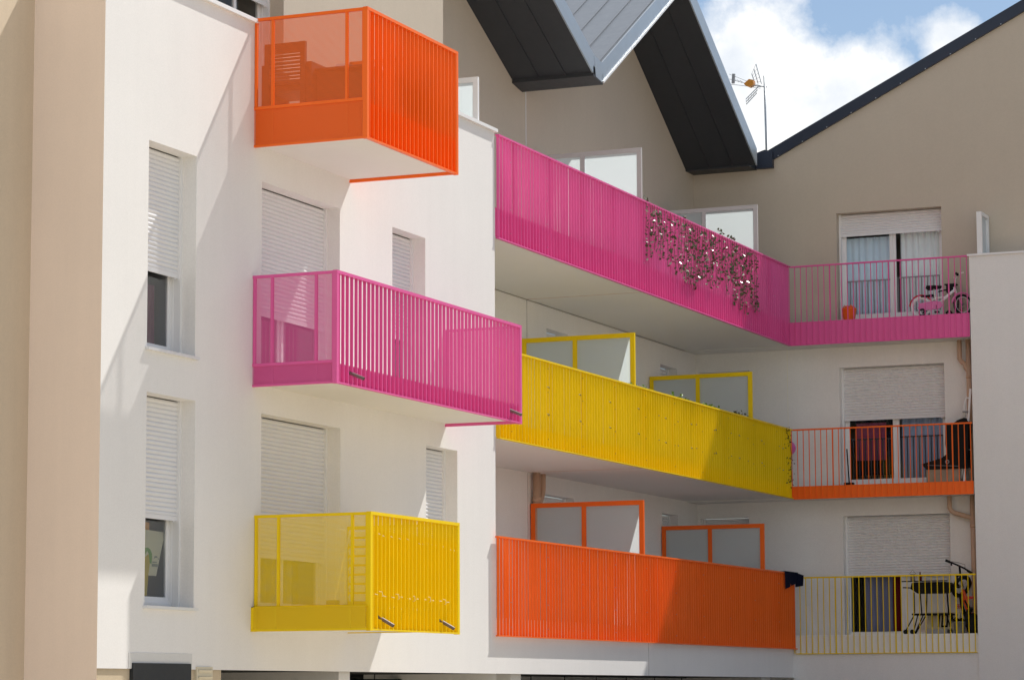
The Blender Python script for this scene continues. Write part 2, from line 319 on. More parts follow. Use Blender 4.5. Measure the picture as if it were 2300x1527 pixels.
# basement front
m = MB(); m.q((X0, 15.02, -1.6), (27.63, 15.02, -1.6), (27.63, 15.02, .285), (X0, 15.02, .285)); m.q((27.63, 15.02, -1.6), (27.63, 15.3, -1.6), (27.63, 15.3, .285), (27.63, 15.02, .285)); m.build('plinth', 'plinth', A)
m = MB(); m.box(25.62, 26.94, 14.994, 15.0, .29, .45); m.build('render_patch', 'patch', A)
d = MB(); d.box(25.68, 26.89, 14.975, 15.02, -1.55, .345); dr = d.build('service_door', 'doorgrey', A)
m = MB(); m.box(26.74, 26.79, 14.955, 14.975, -.6, -.45); m.build('handle', 'steel', dr)
v = MB(); v.box(27.03, 27.38, 14.985, 15.02, -.25, .315); vb = v.build('vent', 'vent', A)
m = MB()
for i in range(7): m.bar((27.06, 14.978, .27 - i * .07), (27.35, 14.978, .27 - i * .07), .014, .03, (0, -.6, 1))
m.build('louvre', 'vent', vb)
for a, b in ((30.72, 31.02), (35.98, 36.34)):
    MB().box(a, b, 15.12, 17.3, -1.6, .285).build('pillar', 'white', A)

COLS = {'pink': 'pink', 'yellow': 'yellow', 'orange': 'orange'}
def side_panel(parent, x, ya, yb, z0, zb, z1, col, skirt=0.0, muls=()):
    f = MB(); t = .035
    for y in (ya + .02, yb - .02, *muls): f.box(x - .016, x + .016, y - .015, y + .015, zb, z1 - .034)
    f.box(x - .020, x + .020, ya, yb, z1 - .034, z1); f.box(x - .018, x + .018, ya, yb, zb - .022, zb + .012)
    s = -skirt
    f.box(x + s - .016, x + s + .016, ya, yb, z0, z0 + .025)
    for y in muls: f.box(x + s - .004, x + s + .012, y - .012, y + .012, z0 + .025, zb - .022)
    P_ = f.build('side_panel', col, parent)
    m = MB(); m.q((x - .006, ya + .04, zb + .012), (x - .006, yb - .04, zb + .012), (x - .006, yb - .04, z1 - .04), (x - .006, ya + .04, z1 - .04))
    m.q((x + s - .008, ya, z0 + .012), (x + s - .008, yb, z0 + .012), (x + s - .008, yb, zb), (x + s - .008, ya, zb))
    if skirt: f2 = MB(); f2.box(x + s - .01, x, yb - .03, yb, z0, zb); f2.box(x + s - .01, x - .02, ya, yb, zb - .006, zb); f2.build('skirt_return', col, parent)
    m.build('perforated_sheet', col + '_perf', parent)
    return P_
def small_balcony(label, xa, xb, yf, z0, zb, z1, col, pitch, D, skirt, muls, spouts=()):
    s = MB(); s.box(xa + .02, xb - .02, yf + .075, 15.0, z0 + .012, zb - .10)
    B = s.build('balcony', 'concrete', A); B['label'] = label
    side_panel(B, xa, yf + .03, 15.0, z0 - .025, zb, z1, col, skirt, muls); side_panel(B, xb, yf + .03, 15.0, z0 - (.025 if col != 'yellow' else -.02), zb, z1, col, 0, muls)
    for x in (xa + .012, xb - .018): MB().box(x, x + .006, yf + .075, 14.99, z0, zb).build('edge_plate', col, B)
    f = MB(); n = round((xb - xa - .1) / pitch); p = (xb - xa - .1) / n
    for i in range(n + 1):
        x = xa + .06 + i * p; a = random.uniform(-.004, .004); f.box(x - .0055 + a, x + .0055 + a, yf, yf + D, z0 - .01, z1 - .03)
    F = f.build('slat_panel', col, B)
    r = MB(); r.box(xa - .025, xb + .025, yf - .006, yf + .05, z1 - .03, z1 + .005); r.build('top_rail', col, B)
    r = MB(); r.box(xa - .02, xb + .02, yf - .003, yf + .045, z0 - .025, z0 - .008); r.box(xa + .03, xb - .03, yf + D + .001, yf + D + .006, z0, zb - .02); r.build('bottom_rail', col, B)
    for x in (xa, xb):
        MB().box(x - .028, x + .028, yf - .004, yf + .052, z0 - .03, z1 - .03).build('corner_post', col, B)
    for x, z in spouts:
        t = MB(); e_ = (x + .04, yf - .125, z - (.06 if col == 'pink' else .09)); t.tube([(x, yf + .06, z + .02), e_], .020, 10, False); t.tube([e_, (x, yf + .06, z + .02)], .016, 10, False); t.build('drain_spout', 'brownpipe', B, True)
    return B
small_balcony('orange box balcony at roof terrace level with perforated sides', 28.28, 30.74, 13.58, 6.175, 6.60, 7.635, 'orange', .106, .0455, 0, (13.84, 14.77))
small_balcony('pink box balcony, the widest of the three, in front of a half open shutter', 28.28, 33.56, 13.945, 3.455, 3.68, 4.685, 'pink', .110, .0365, 0, (14.21, 14.76), ((28.66, 3.57), (33.24, 3.57)))
small_balcony('yellow box balcony just above the basement openings', 28.35, 30.71, 13.56, .735, .98, 2.0, 'yellow', .105, .041, .07, (13.79, 14.70), ((28.62, .85), (30.26, .85)))

# ================================================================== 2. recessed wing with long slatted balconies
R_ = thing('apartment_building', 'recessed wing under dark folded gable roofs, with long slatted balconies in pink, yellow and orange', 'building', (42, 16, -1.6), GRP)
XC, XW, YB = 48.5, 49.1, 16.95
# back wall: white up to the top slab, taupe above
wall('Y', YB, 35.2, XW, -.3, 6.14, [(41.86, 42.78, 3.7, 5.78), (47.19, 48.06, 3.7, 5.765), (41.74, 43.02, 1.0, 3.14), (47.2, 48.04, 1.0, 3.15)]).build('back_wall', 'white', R_)
m = MB(); m.q((35.4, YB, 6.13), (XW, YB, 6.13), (XW, YB, 9.5), (48.8, YB, 9.7), (44.83, YB, 12.2), (40.9, YB, 9.7), (36, YB, 12.2), (35.4, YB, 12.2)); m.build('upper_wall', 'brown', R_)
for u0, u1, v0, v1, s in ((41.86, 42.78, 3.7, 5.78, 4.0), (47.19, 48.06, 3.7, 5.765, 4.0), (41.74, 43.02, 1.0, 3.14, 1.1), (47.2, 48.04, 1.0, 3.15, 1.1)):
    window(R_, 'Y', YB, u0, u1, v0, v1, .16, s, 1, room=False)
m = MB(); m.box(41.035, 41.055, 16.944, YB, 1.0, 3.42); m.box(41.035, 41.055, 16.944, YB, 3.7, 6.13); m.build('expansion_joint', 'greyframe', R_); MB().box(41.035, 41.055, 16.944, YB, 6.5, 9.45).build('expansion_joint', 'alu', R_)
# base wall below the lowest balcony
wall('Y', 15.0, X1 + .001, XC + .2, .285, 1.02).build('base_wall', 'white', R_)
m = MB(); m.box(41.09, 41.105, 14.996, 15.0, .285, .78); m.build('expansion_joint', 'greyframe', R_)
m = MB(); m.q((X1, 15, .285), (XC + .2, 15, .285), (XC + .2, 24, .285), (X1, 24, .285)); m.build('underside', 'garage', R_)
MB().box(47.1, 47.6, 15.15, 16.5, -1.6, .285).build('pillar', 'white', R_)
def long_balcony(label, z0, zf, z1, col, plate, zs, xa=35.24, y0=14.955, D=.0385):
    s = MB(); s.box(X1 + .002, XC - .002, 15.001, YB - .001, zs, zf - .02)
    B = s.build('balcony', 'concrete', R_); B['label'] = label
    MB().box(41.035, 41.05, 15.02, YB - .01, zs - .003, zs + .01).build('expansion_joint', 'beigepipe', B)
    f = MB(); p = .1105; n = int((XC - xa - .03) / p)
    for i in range(n + 1):
        x = xa + .02 + i * p; a = random.uniform(-.003, .003); t = random.uniform(-.003, .003); h = .0058
        f.prism([(x - h + a, y0), (x + h + a, y0), (x + h + a + t, y0 + D), (x - h + a + t, y0 + D)], 'Z', z0 + .006, z1 - .02)
        f.cur = 1
        if i % 12 == 4: bolts(f, [(x - .008 + a, y0 + .014, z0 + .12 + .33 * j) for j in range(4)], .006)
        if col == 'yellow' and i > 48 and i % 8 == 1 or i % 11 == 5:
            for z in (4.26, 3.88): f.box(x - .030, x + .012, y0 - .004, y0 + .002, z - .005 + .009 * (i % 5), z + .004 + .009 * (i % 5))
        f.cur = 0
    f.build('slat_panel', [col, 'brownpipe' if col == 'yellow' else 'galv'], B)
    MB().box(xa - .01, XC + .01, y0 - .008, y0 + .045, z1 - .02, z1 + .004).build('top_rail', col, B)
    MB().box(xa - .005, XC + .005, y0 - .005, y0 + .044, z0 - .010, z0 + .006).build('bottom_rail', col, B)
    if plate: MB().box(xa - .02, XC, 14.9985, 15.004, z0 + .014, zf).build('edge_plate', col, B)
    for i in range(11):
        x = xa + .5 + i * 1.28
        MB().box(x - .02, x + .02, 15.006, 15.04, zf, z1 - .02).build('post', col, B)
    return B
long_balcony('long pink balcony on the top floor', 6.135, 6.55, 7.555, 'pink', True, 6.14)
long_balcony('long yellow balcony on the middle floor', 3.425, 3.66, 4.64, 'yellow', True, 3.43)
long_balcony('long orange balcony, the lowest, half in shadow', .785, 1.03, 2.10, 'orange', False, .80, 35.12, 14.925, .0365)
def screen(parent, x, ya, yb, z0, z1, frame, ym):
    f = MB(); h = .035
    for y in (ya + h, ym, yb - h): f.box(x - .025, x + .025, y - h, y + h, z0, z1 - 2 * h)
    f.box(x - .025, x + .025, ya, yb, z1 - 2 * h, z1)
    Q = f.build('privacy_screen', frame, parent)
    for a, b in ((ya + 2 * h, ym - h), (ym + h, yb - 2 * h)):
        m = MB(); m.q((x - .004, a, z0), (x - .004, b, z0), (x - .004, b, z1 - 2 * h), (x - .004, a, z1 - 2 * h)); m.build('frosted_pane', 'frosted', Q)
for x, z1, z0, fr in ((41.2, 8.43, 6.6, 'greyframe'), (40.82, 5.49, 3.68, 'yellow'), (41.15, 2.95, 1.03, 'orange'), (47.04, 8.45, 6.6, 'greyframe'), (46.6, 5.48, 3.68, 'yellow'), (47.15, 2.91, 1.03, 'orange')):
    screen(R_, x, 15.07, YB - .02, z0, z1, fr, 16.05)
f = MB()
for y in (15.11, 15.81): f.box(34.81, 34.86, y - .035, y + .035, 6.5, 8.21)
f.box(34.81, 34.86, 15.075, 15.845, 8.21, 8.28); Q = f.build('privacy_screen', 'pvc', A)
m = MB(); m.q((34.83, 15.145, 6.5), (34.83, 15.775, 6.5), (34.83, 15.775, 8.21), (34.83, 15.145, 8.21)); m.build('frosted_pane', 'frosted', Q)
# downpipe on the back wall
m = MB(); m.tube([(41.20, 16.86, 1.03), (41.20, 16.86, 3.43)], .062, 14); m.tube([(41.20, 16.86, 2.90), (41.36, 16.87, 3.0), (41.47, 16.88, 3.12), (41.50, 16.88, 3.22), (41.50, 16.88, 3.43)], .050, 12); m.tube([(41.20, 16.86, 2.98), (41.20, 16.86, 3.06)], .070, 14); m.build('downpipe', 'beigepipe', R_, True)
# --- folded roofs
TH = .27; YF, YR = 15.6, 24.0
def slope(xa, za, xb, zb, top, fascia_z=TH):
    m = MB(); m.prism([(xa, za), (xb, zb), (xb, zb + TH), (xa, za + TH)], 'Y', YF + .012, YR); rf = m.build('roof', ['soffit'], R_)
    d = Vector((xb - xa, 0, zb - za)); L = d.length; d.normalize(); n = Vector((-d.z, 0, d.x)); n = -n if n.z < 0 else n
    s = MB()
    for y in (16.05, 16.5): s.bar(Vector((xa, y, za)) - n * .006, Vector((xb, y, zb)) - n * .006, .012, .016, n)
    s.build('soffit_seam', 'soffit', rf)
    f = MB(); f.prism([(xa, za - .012), (xb, zb - .012), (xb, zb + TH + .03), (xa, za + TH + .03)], 'Y', YF - .012, YF + .012); f.build('fascia', 'fascia', rf)
    if top:
        s = MB(); s.prism([(xa, za + TH), (xb, zb + TH), (xb, zb + TH + .012), (xa, za + TH + .012)], 'Y', YF + .013, YR); s.build('metal_sheet', 'zinc', rf)
        s = MB(); y = YF + .06
        while y < YR: s.bar(Vector((xa, y, za + TH + .012)) + n * .016, Vector((xb, y, zb + TH + .012)) + n * .006, .010, .012, n); y += .43
        s.build('standing_seam', 'zinc_seam', rf)
    return rf
slope(35.4, 9.50 + .49 * 5.15, 40.55, 9.50, True)
rl = slope(40.88, 9.46, 44.80, 9.46 + .622 * 3.92, True)
slope(48.68, 9.47, 44.80, 9.46 + .622 * 3.92, True)
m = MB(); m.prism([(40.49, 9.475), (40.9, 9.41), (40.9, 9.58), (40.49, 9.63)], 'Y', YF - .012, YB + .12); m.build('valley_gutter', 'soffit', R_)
m = MB(); m.prism([(40.6, 9.48), (40.88, 9.44), (40.88, 9.75), (40.52, 9.80)], 'Y', YF - .014, YF + .0115); m.build('valley_fascia', 'fascia', R_)
m = MB(); m.bar((40.9, YF - .02, 9.45), (44.8, YF - .02, 9.45 + .622 * 3.9), .02, .03); m.build('drip_edge', 'alu', rl)

# ================================================================== 3. gable wing on the right
G = thing('apartment_building', 'taupe gable wing with dark blue roof edge and thin barred railings over white lower floors', 'building', (52, 10, -1.6), GRP)
WIN = {3: (12.33, 14.25, 6.62, 8.55), 2: (12.34, 14.25, 3.66, 5.765), 1: (12.3, 14.23, 1.03, 3.12)}
wall('X', XW, 11.5, YB, -.3, 6.14, [WIN[2], WIN[1], (15.93, 16.9, 3.66, 5.80), (15.98, 16.9, 1.03, 3.15)], .2).build('wall', 'white', G)
wall('X', XW, -16, 11.5, -1.6, 6.14).build('wall', 'white', G)  # unseen run of the wing, lengthened to shade the ground
mb = wall('X', XW, -16, YB, 6.14, 9.5, [WIN[3]], .2)  # its out-of-view end is lengthened for the same ground shade
rk = lambda y: 9.72 + .493 * (15.64 - y)
mb.q((XW, YB, 9.5), (XW, 2.0, 9.5), (XW, 2.0, rk(8.6) - .15 - .493 * 6.6), (XW, 8.6, rk(8.6) - .15), (XW, 15.7, rk(15.7) - .15), (XW, YB, 9.56)); mb.build('gable_wall', 'brown', G)
m = MB(); e = .22
m.prism([(15.66, rk(15.66) - e), (15.66, rk(15.66)), (8.6, rk(8.6)), (2, rk(8.6) - .493 * 6.6), (2, rk(8.6) - .493 * 6.6 - e), (8.6, rk(8.6) - e)], 'X', XW - .06, 62); rf = m.build('roof', 'navy', G)
b = MB(); bolts(b, [])
for i in range(14): y = 15.3 - i * .46; b.box(XW - .066, XW - .060, y - .009, y + .009, rk(y) - e + .0, rk(y) - e + .018)
b.build('rivet', 'galv', rf)
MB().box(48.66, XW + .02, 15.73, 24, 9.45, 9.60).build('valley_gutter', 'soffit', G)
m = MB(); m.box(XW - .10, XW + .4, 15.40, 15.72, 9.46, 9.62); m.prism([(15.40, 9.62), (15.74, 9.62), (15.74, 9.74), (15.55, 9.80), (15.40, 9.76)], 'X', XW - .10, XW + .3); m.build('gutter_box', 'navy', G)
# white parapet block in front of the gable
m = MB(); m.box(XC - .012, XW - .001, 3.0, 11.70, -1.6, 7.53); m.build('parapet_wall', 'white', G)
MB().box(XC - .04, XW - .01, 2.9, 11.73, 7.53, 7.565).build('coping', 'pvc', G)
f = MB()
for x in (48.52, 49.02): f.box(x, x + .06, 11.47, 11.56, 7.566, 8.25)
f.box(48.52, 49.08, 11.47, 11.56, 8.25, 8.31); Q = f.build('privacy_screen', 'pvc', G)
m = MB(); m.q((48.58, 11.515, 7.57), (49.02, 11.515, 7.57), (49.02, 11.515, 8.25), (48.58, 11.515, 8.25)); m.build('frosted_pane', 'frosted', Q)
def bar_balcony(label, z0, zf, z1, col, plate, zs, kerb=False, ya=11.72, top=0.0):
    s = MB(); s.box(XC + .012, XW - .001, ya - .3 + .3, 15.0, zs, zf - .02); s.box(XC + .012, XW - .001, 15.0, YB - .001, zs, zf - .02)
    B = s.build('balcony', 'concrete', G); B['label'] = label
    f = MB(); n = 30; p = (15.0 - ya - .06) / n
    for i in range(n + 1):
        y = ya + .03 + i * p; t = .0055 + (.005 if i % 10 == 3 else 0)
        f.box(XC - .01, XC + .01, y - t, y + t, z0 + .012, z1 - .02)
    f.build('bars', col, B)
    MB().box(XC - .022, XC + .022, ya, 14.94, z1 - .02, z1 + .006).build('top_rail', col, B)
    MB().box(XC - .02, XC + .012, ya, 14.945, z0, z0 + .014).build('bottom_rail', col, B)
    if plate: MB().box(XC + .0105, XC + .0145, ya, 14.99, z0 + .014, zf).build('edge_plate', col, B)
    if kerb: MB().box(XC + .016, XC + .16, ya, 14.99, zf - .035, zf).build('kerb', 'pvc', B)
    return B
bar_balcony('short pink balcony with thin bars on the top floor', 6.125, 6.545, 7.545, 'pink', True, 6.13)
bar_balcony('short orange balcony with thin bars on the middle floor', 3.40, 3.63, 4.635, 'orange', True, 3.41)
bar_balcony('short yellow balcony with thin bars, the lowest', .69, 1.02, 2.03, 'yellow', False, .73, True)
m = MB(); m.q((XC + .014, 8, -1.6), (XC + .014, 15.0, -1.6), (XC + .014, 15.0, 1.0), (XC + .014, 8, 1.0)); m.build('base_wall', 'white', G)
wd = {}
wd[3] = window(G, 'X', XW, *WIN[3], .16, 8.19, 2, pane='mirror', rdepth=2.5)
wd[2] = window(G, 'X', XW, *WIN[2], .16, 4.87, 2, pane='mirror', rdepth=2.5)
wd[1] = window(G, 'X', XW, *WIN[1], .16, 2.10, 2, pane='glass', rdepth=2.5, open_left=1, right_pane='whiteplastic')
for k, zt in ((3, 7.36), (2, 4.51)):  # dark bars behind the glass, added to imitate the railing's reflection
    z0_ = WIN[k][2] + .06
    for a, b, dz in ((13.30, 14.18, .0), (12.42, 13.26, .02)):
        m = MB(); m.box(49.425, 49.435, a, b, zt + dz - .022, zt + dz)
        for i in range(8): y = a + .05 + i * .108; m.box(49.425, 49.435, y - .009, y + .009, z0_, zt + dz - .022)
        m.build('reflection_bars', 'grey' if k == 3 else 'navy', wd[k])
window(G, 'X', XW, 15.93, 16.9, 3.66, 5.80, .16, 3.8, 1, room=False); window(G, 'X', XW, 15.98, 16.9, 1.03, 3.15, .16, 1.1, 1, room=False)
# downpipes in the corner
for zt, zk, z_ in ((6.13, 5.75, 3.66), (3.41, 3.15, 1.03)):
    y1, y2 = (12.02, 11.86) if zt > 5 else (12.26, 11.85)
    m = MB(); m.tube([(48.93, y2, z_), (48.93, y2, zt)], .045, 12)
    m.tube([(48.95, y1, zt), (48.95, y1, zk + .05), (48.95, y1 - .03, zk), (48.95, y1 - .09, zk - .04), (48.94, y2 + .05, zk - .12), (48.93, y2, zk - .17)], .042, 12)
    m.tube([(48.93, y2, zk - .3), (48.93, y2, zk - .24)], .052, 12)
    m.build('downpipe', 'beigepipe', G, True)
# garage behind the basement openings
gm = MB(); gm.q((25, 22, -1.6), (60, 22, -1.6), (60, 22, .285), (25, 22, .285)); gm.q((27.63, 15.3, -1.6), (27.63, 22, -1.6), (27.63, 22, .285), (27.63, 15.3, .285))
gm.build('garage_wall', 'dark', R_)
m = MB()
for y, z in ((16.4, .17), (17.6, .12)): m.tube([(31.1, y, z), (48, y, z)], .05, 8)
for i in range(12): x = 31.6 + i * 1.35; m.box(x - .006, x + .006, 16.35, 16.36, .17, .285)
m.build('garage_pipe', 'black', R_)

# ================================================================== objects on the balconies
def leafy(mb, c, n, spread, size, droop=.3, mats=1):
    for _ in range(n):
        p = Vector(c) + Vector((random.gauss(0, spread[0]), random.gauss(0, spread[1]), random.gauss(0, spread[2]))); leaf(mb, p, size * random.uniform(.7, 1.25), droop)
def leaf(mb, p, s, droop=.3):
    d = Vector((random.uniform(-1, 1), random.uniform(-1, .4), random.uniform(-.8, .6))).normalized(); u = d.orthogonal().normalized(); u.rotate(Matrix.Rotation(random.uniform(0, 6.28), 3, d)); n = d.cross(u)
    a, b = p - d * s * .5, p + d * s * .5; m = p + n * s * .12
    mb.q(a, m + u * s * .34, b); mb.q(a, b, m - u * s * .34)
# --- top terrace, orange box balcony
t = thing('wicker_armchair', 'dark wicker armchair with slatted back behind the orange perforated side', 'chair', (28.95, 14.85, 6.6))
m = MB(); m.box(28.72, 28.76, 14.62, 15.1, 6.95, 7.0); m.box(28.72, 28.76, 14.62, 15.1, 7.32, 7.44)
for i in range(7): m.box(28.73, 28.75, 14.62, 15.1, 7.02 + i * .043, 7.045 + i * .043)
for y in (14.62, 15.08): m.box(28.715, 28.765, y - .03, y + .03, 6.6, 7.44)
m.build('backrest', 'wicker', t)
MB().box(28.76, 29.3, 14.58, 15.1, 6.88, 6.98).build('seat', 'wicker', t)
for y in (14.55, 15.12): MB().box(28.74, 29.3, y - .035, y + .035, 6.64, 7.2).build('armrest', 'wicker', t)
for x in (28.78, 29.24):
    for y in (14.56, 15.1): MB().box(x - .025, x + .025, y - .025, y + .025, 6.55, 6.9).build('leg', 'wicker', t)
t = thing('wicker_table', 'dark wicker table with closed sides beside the armchair on the orange balcony', 'table', (29.2, 14.15, 6.6))
m = MB(); m.prism([(13.85, 6.58), (14.50, 6.58), (14.50, 7.10), (13.85, 7.05)], 'X', 28.85, 29.7); m.build('table_base', 'wicker', t)
MB().box(28.82, 29.74, 13.83, 14.53, 7.1, 7.125).build('tabletop', 'wicker', t)
m = MB(); m.box(29.2, 29.62, 13.9, 14.3, 7.127, 7.15); m.box(29.2, 29.215, 13.9, 14.3, 7.15, 7.2); m.box(29.605, 29.62, 13.9, 14.3, 7.15, 7.2); m.box(29.215, 29.605, 13.9, 13.915, 7.15, 7.2); m.box(29.215, 29.605, 14.285, 14.3, 7.15, 7.2)
one('tray', 'shallow white tray lying on the wicker table', 'tray', m, 'whiteplastic', (29.4, 14.1, 7.127))
# --- pink box balcony: curtain in the open window; left windows
def curtain(name, label, x_or_y, axis, a, b, z0, z1, m_, amp=.03, waves=9, skew=0.0, loc=None):
    mb = MB(); n = waves * 8; 
    for i in range(n):
        u0, u1 = a + (b - a) * i / n, a + (b - a) * (i + 1) / n; d0, d1 = (amp * math.sin(2 * math.pi * waves * k / n + .6 * math.sin(k * .31)) for k in (i, i + 1))
        mb.q(P(axis, x_or_y, u0, z1, d0 * .6), P(axis, x_or_y, u1, z1, d1 * .6), P(axis, x_or_y, u1 + skew, z0, d1 * 1.3), P(axis, x_or_y, u0 + skew, z0, d0 * 1.3))
    return one(name, label, 'curtain', mb, m_, P(axis, x_or_y, (a + b) / 2, z0), True)
curtain('curtain', 'pink curtain hanging inside the upper tall window of the white block', 15.40, 'Y', 26.5, 26.765, 3.70, 4.40, 'pinkcloth', .012, 3)
curtain('curtain', 'white lace curtain inside the balcony door behind the pink box balcony', 15.42, 'Y', 29.70, 29.86, 3.75, 5.7, 'curtain_white', .012, 3)
curtain('curtain', 'pale curtain inside the balcony door behind the yellow box balcony', 15.5, 'Y', 28.9, 30.2, .97, 3.0, 'paper', .03, 8)
# poster inside the lower tall window
t = thing('poster', 'tilted cream poster with a green motif hung inside the lower tall window', 'poster', (26.7, 15.33, 1.5))
K = .9987
m = MB(); m.prism([(26.45 * K, 1.757), (26.955 * K, 1.748), (26.88 * K, 1.57), (26.77 * K, 1.275), (26.45 * K, 1.275)], 'Y', 15.325, 15.328); m.build('sheet', 'paper', t)
m = MB(); m.prism([(26.47, 1.41), (26.50, 1.50), (26.54, 1.535), (26.575, 1.50), (26.58, 1.41), (26.625, 1.40), (26.64, 1.46), (26.635, 1.51), (26.60, 1.55), (26.55, 1.57), (26.47, 1.56)], 'Y', 15.322, 15.325); m.build('green_motif', 'papergreen', t)
m = MB(); m.prism([(26.46, 1.06), (26.53, 1.06), (26.56, 1.28), (26.585, 1.40), (26.56, 1.50), (26.50, 1.47), (26.46, 1.45)], 'Y', 15.319, 15.322); m.build('yellow_motif', 'yellowpaper', t)
m = MB()
for i in range(5): m.box(26.64 + i * .026, 26.658 + i * .026, 15.322, 15.325, 1.372, 1.402)
m.box(26.65, 26.74, 15.322, 15.325, 1.415, 1.425); m.prism([(26.685, 1.46), (26.70, 1.485), (26.74, 1.487), (26.76, 1.465), (26.73, 1.472)], 'Y', 15.322, 15.325); m.box(26.765, 26.785, 15.322, 15.325, 1.455, 1.463); m.build('print', 'inkgrey', t)
m = MB(); m.prism([(26.4, 1.06), (26.60, 1.06), (26.62, 1.30), (26.64, 1.84), (26.4, 1.84)], 'Y', 15.36, 15.364); one('hanging', 'orange wall hanging behind the cream poster in the lower tall window', 'hanging', m, 'orangepaper', (26.5, 15.36, 1.06))
# --- yellow box balcony
t = thing('slatted_cupboard', 'narrow cupboard with louvred doors in the corner of the yellow box balcony', 'cupboard', (29.1, 14.03, .99))
m = MB(); m.box(29.02, 29.4, 13.9, 14.17, .99, 1.89); m.build('body', 'yellow', t)
m = MB()
for i in range(8):
    z = 1.05 + i * .103; m.q((29.018, 13.915, z), (29.018, 14.155, z), (28.99, 14.155, z + .055), (28.99, 13.915, z + .055)); m.q((28.99, 13.915, z + .055), (28.99, 14.155, z + .055), (29.018, 14.155, z + .078), (29.018, 13.915, z + .078))
m.build('louvre', 'whiteplastic', t)
t = thing('broom', 'thin pale broom leaning beside the louvred cupboard on the yellow balcony', 'broom', (28.9, 14.28, .99))
m = MB(); m.tube([(28.9, 14.28, 1.05), (29.0, 14.13, 1.85)], .011, 8); m.build('stick', 'whiteplastic', t); MB().box(28.85, 28.95, 14.24, 14.36, .99, 1.06).build('brush', 'brownpipe', t)
t = thing('folding_airer', 'small folded clothes airer against the louvred cupboard', 'clothes airer', (29, 14.24, .99))
m = MB(); m.tube([(28.95, 14.3, .99), (28.95, 14.29, 1.855)], .007, 6); m.tube([(28.95, 14.17, 1.0), (28.95, 14.17, 1.845)], .007, 6)
for z in (1.3, 1.6, 1.85): m.tube([(28.95, 14.3, z), (28.95, 14.17, z)], .005, 6)
m.build('frame', 'alu', t)
m = MB(); m.box(28.42, 30.66, 13.612, 13.616, .98, 1.80); one('windbreak', 'yellow cloth windbreak tied behind the slats of the yellow box balcony', 'windbreak', m, 'yellow', (29.5, 13.61, .98))
m = MB()
for i in range(20):
    x = 28.47 + i * .1067; z = 1.10 - .0015 * i + random.uniform(-.01, .01)
    if i % 4 == 1: m.tube([(x, 13.575, z + .03), (x + .03, 13.55, z + .025), (x + .045, 13.55, z - .02), (x + .06, 13.575, z - .03)], .0028, 5)
    elif i % 4 != 3: m.tube([(x, 13.575, z), (x + .03, 13.553, z - .008), (x + .06, 13.575, z + .004)], .0028, 5)
one('cord', 'pale cord laced through the slats low on the yellow box balcony', 'cord', m, 'rope', (29.5, 13.55, 1.1))
m = MB()
for i in range(20):
    x = 28.56 + i * .1067; z = 1.77 - .004 * i + random.uniform(-.015, .01)
    if random.random() < .6: m.tube([(x, 13.58, z), (x + .014, 13.560, z - .012), (x + .03, 13.58, z + .004)], .0025, 5)
one('cord', 'thin cord laced high through the slats of the yellow box balcony', 'cord', m, 'rope', (29.5, 13.55, 1.76))
# --- ivy garland on the long pink balcony
t = thing('ivy_garland', 'artificial ivy garland hanging over the long pink balcony', 'garland', (43.8, 14.93, 6.6))
m = MB(); st = MB()
x = 41.02
while x < 46.62:
    f_ = (x - 41) / 5.6; bot = 6.70 - .14 * f_ + .11 * math.sin(x * 2.3) + random.uniform(-.08, .16)
    if random.random() < .12: bot += .35
    if f_ > .93: bot = 6.50 + random.uniform(-.1, .1)
    z = 7.50; xx = x; pts = [(xx, 14.94, 7.54)]
    dens = .034
    while z > bot:
        z -= dens * random.uniform(.6, 2.1); xx = x + .03 * math.sin(z * 9 + x * 5); pts.append((xx, 14.936, z))
        m.cur = 1 if random.random() < (.15 if f_ < .42 else .02) else 0  # pale leaves paint the sun glints, mostly at the sunlit end
        leaf(m, Vector((xx + random.uniform(-.05, .05), 14.925 + random.uniform(-.02, .015), z)), random.uniform(.045, .088))
    st.tube(pts, .004, 5); x += .1105 * random.choice((.9, 1, 1.2, 1.6))
for i in range(22):
    px = random.choice((42.9, 44.55, 44.75, 45.1, 45.3, 41.1)) + random.gauss(0, .06); m.cur = 0; leaf(m, Vector((px, 14.96, 7.57 + abs(random.gauss(0, .035)))), .07)
m.build('leaves', ['green', 'leafglint'], t); st.build('stem', 'green', t)
# a few dry tendrils at the corner of the yellow balcony
m = MB()
for _ in range(70): z = random.choice((4.52, 4.4, 4.1, 3.75, 3.95)) + random.gauss(0, .07); leaf(m, Vector((48.25 + random.gauss(0, .13), 14.94, min(z, 4.66))), .035)
m.tube([(48.1, 14.945, 4.62), (48.3, 14.943, 4.4), (48.42, 14.943, 4.1), (48.36, 14.943, 3.7)], .004, 5)
one('creeper', 'dark withered creeper at the corner end of the long yellow balcony', 'creeper', m, 'blackcloth', (48.3, 14.94, 4.1))
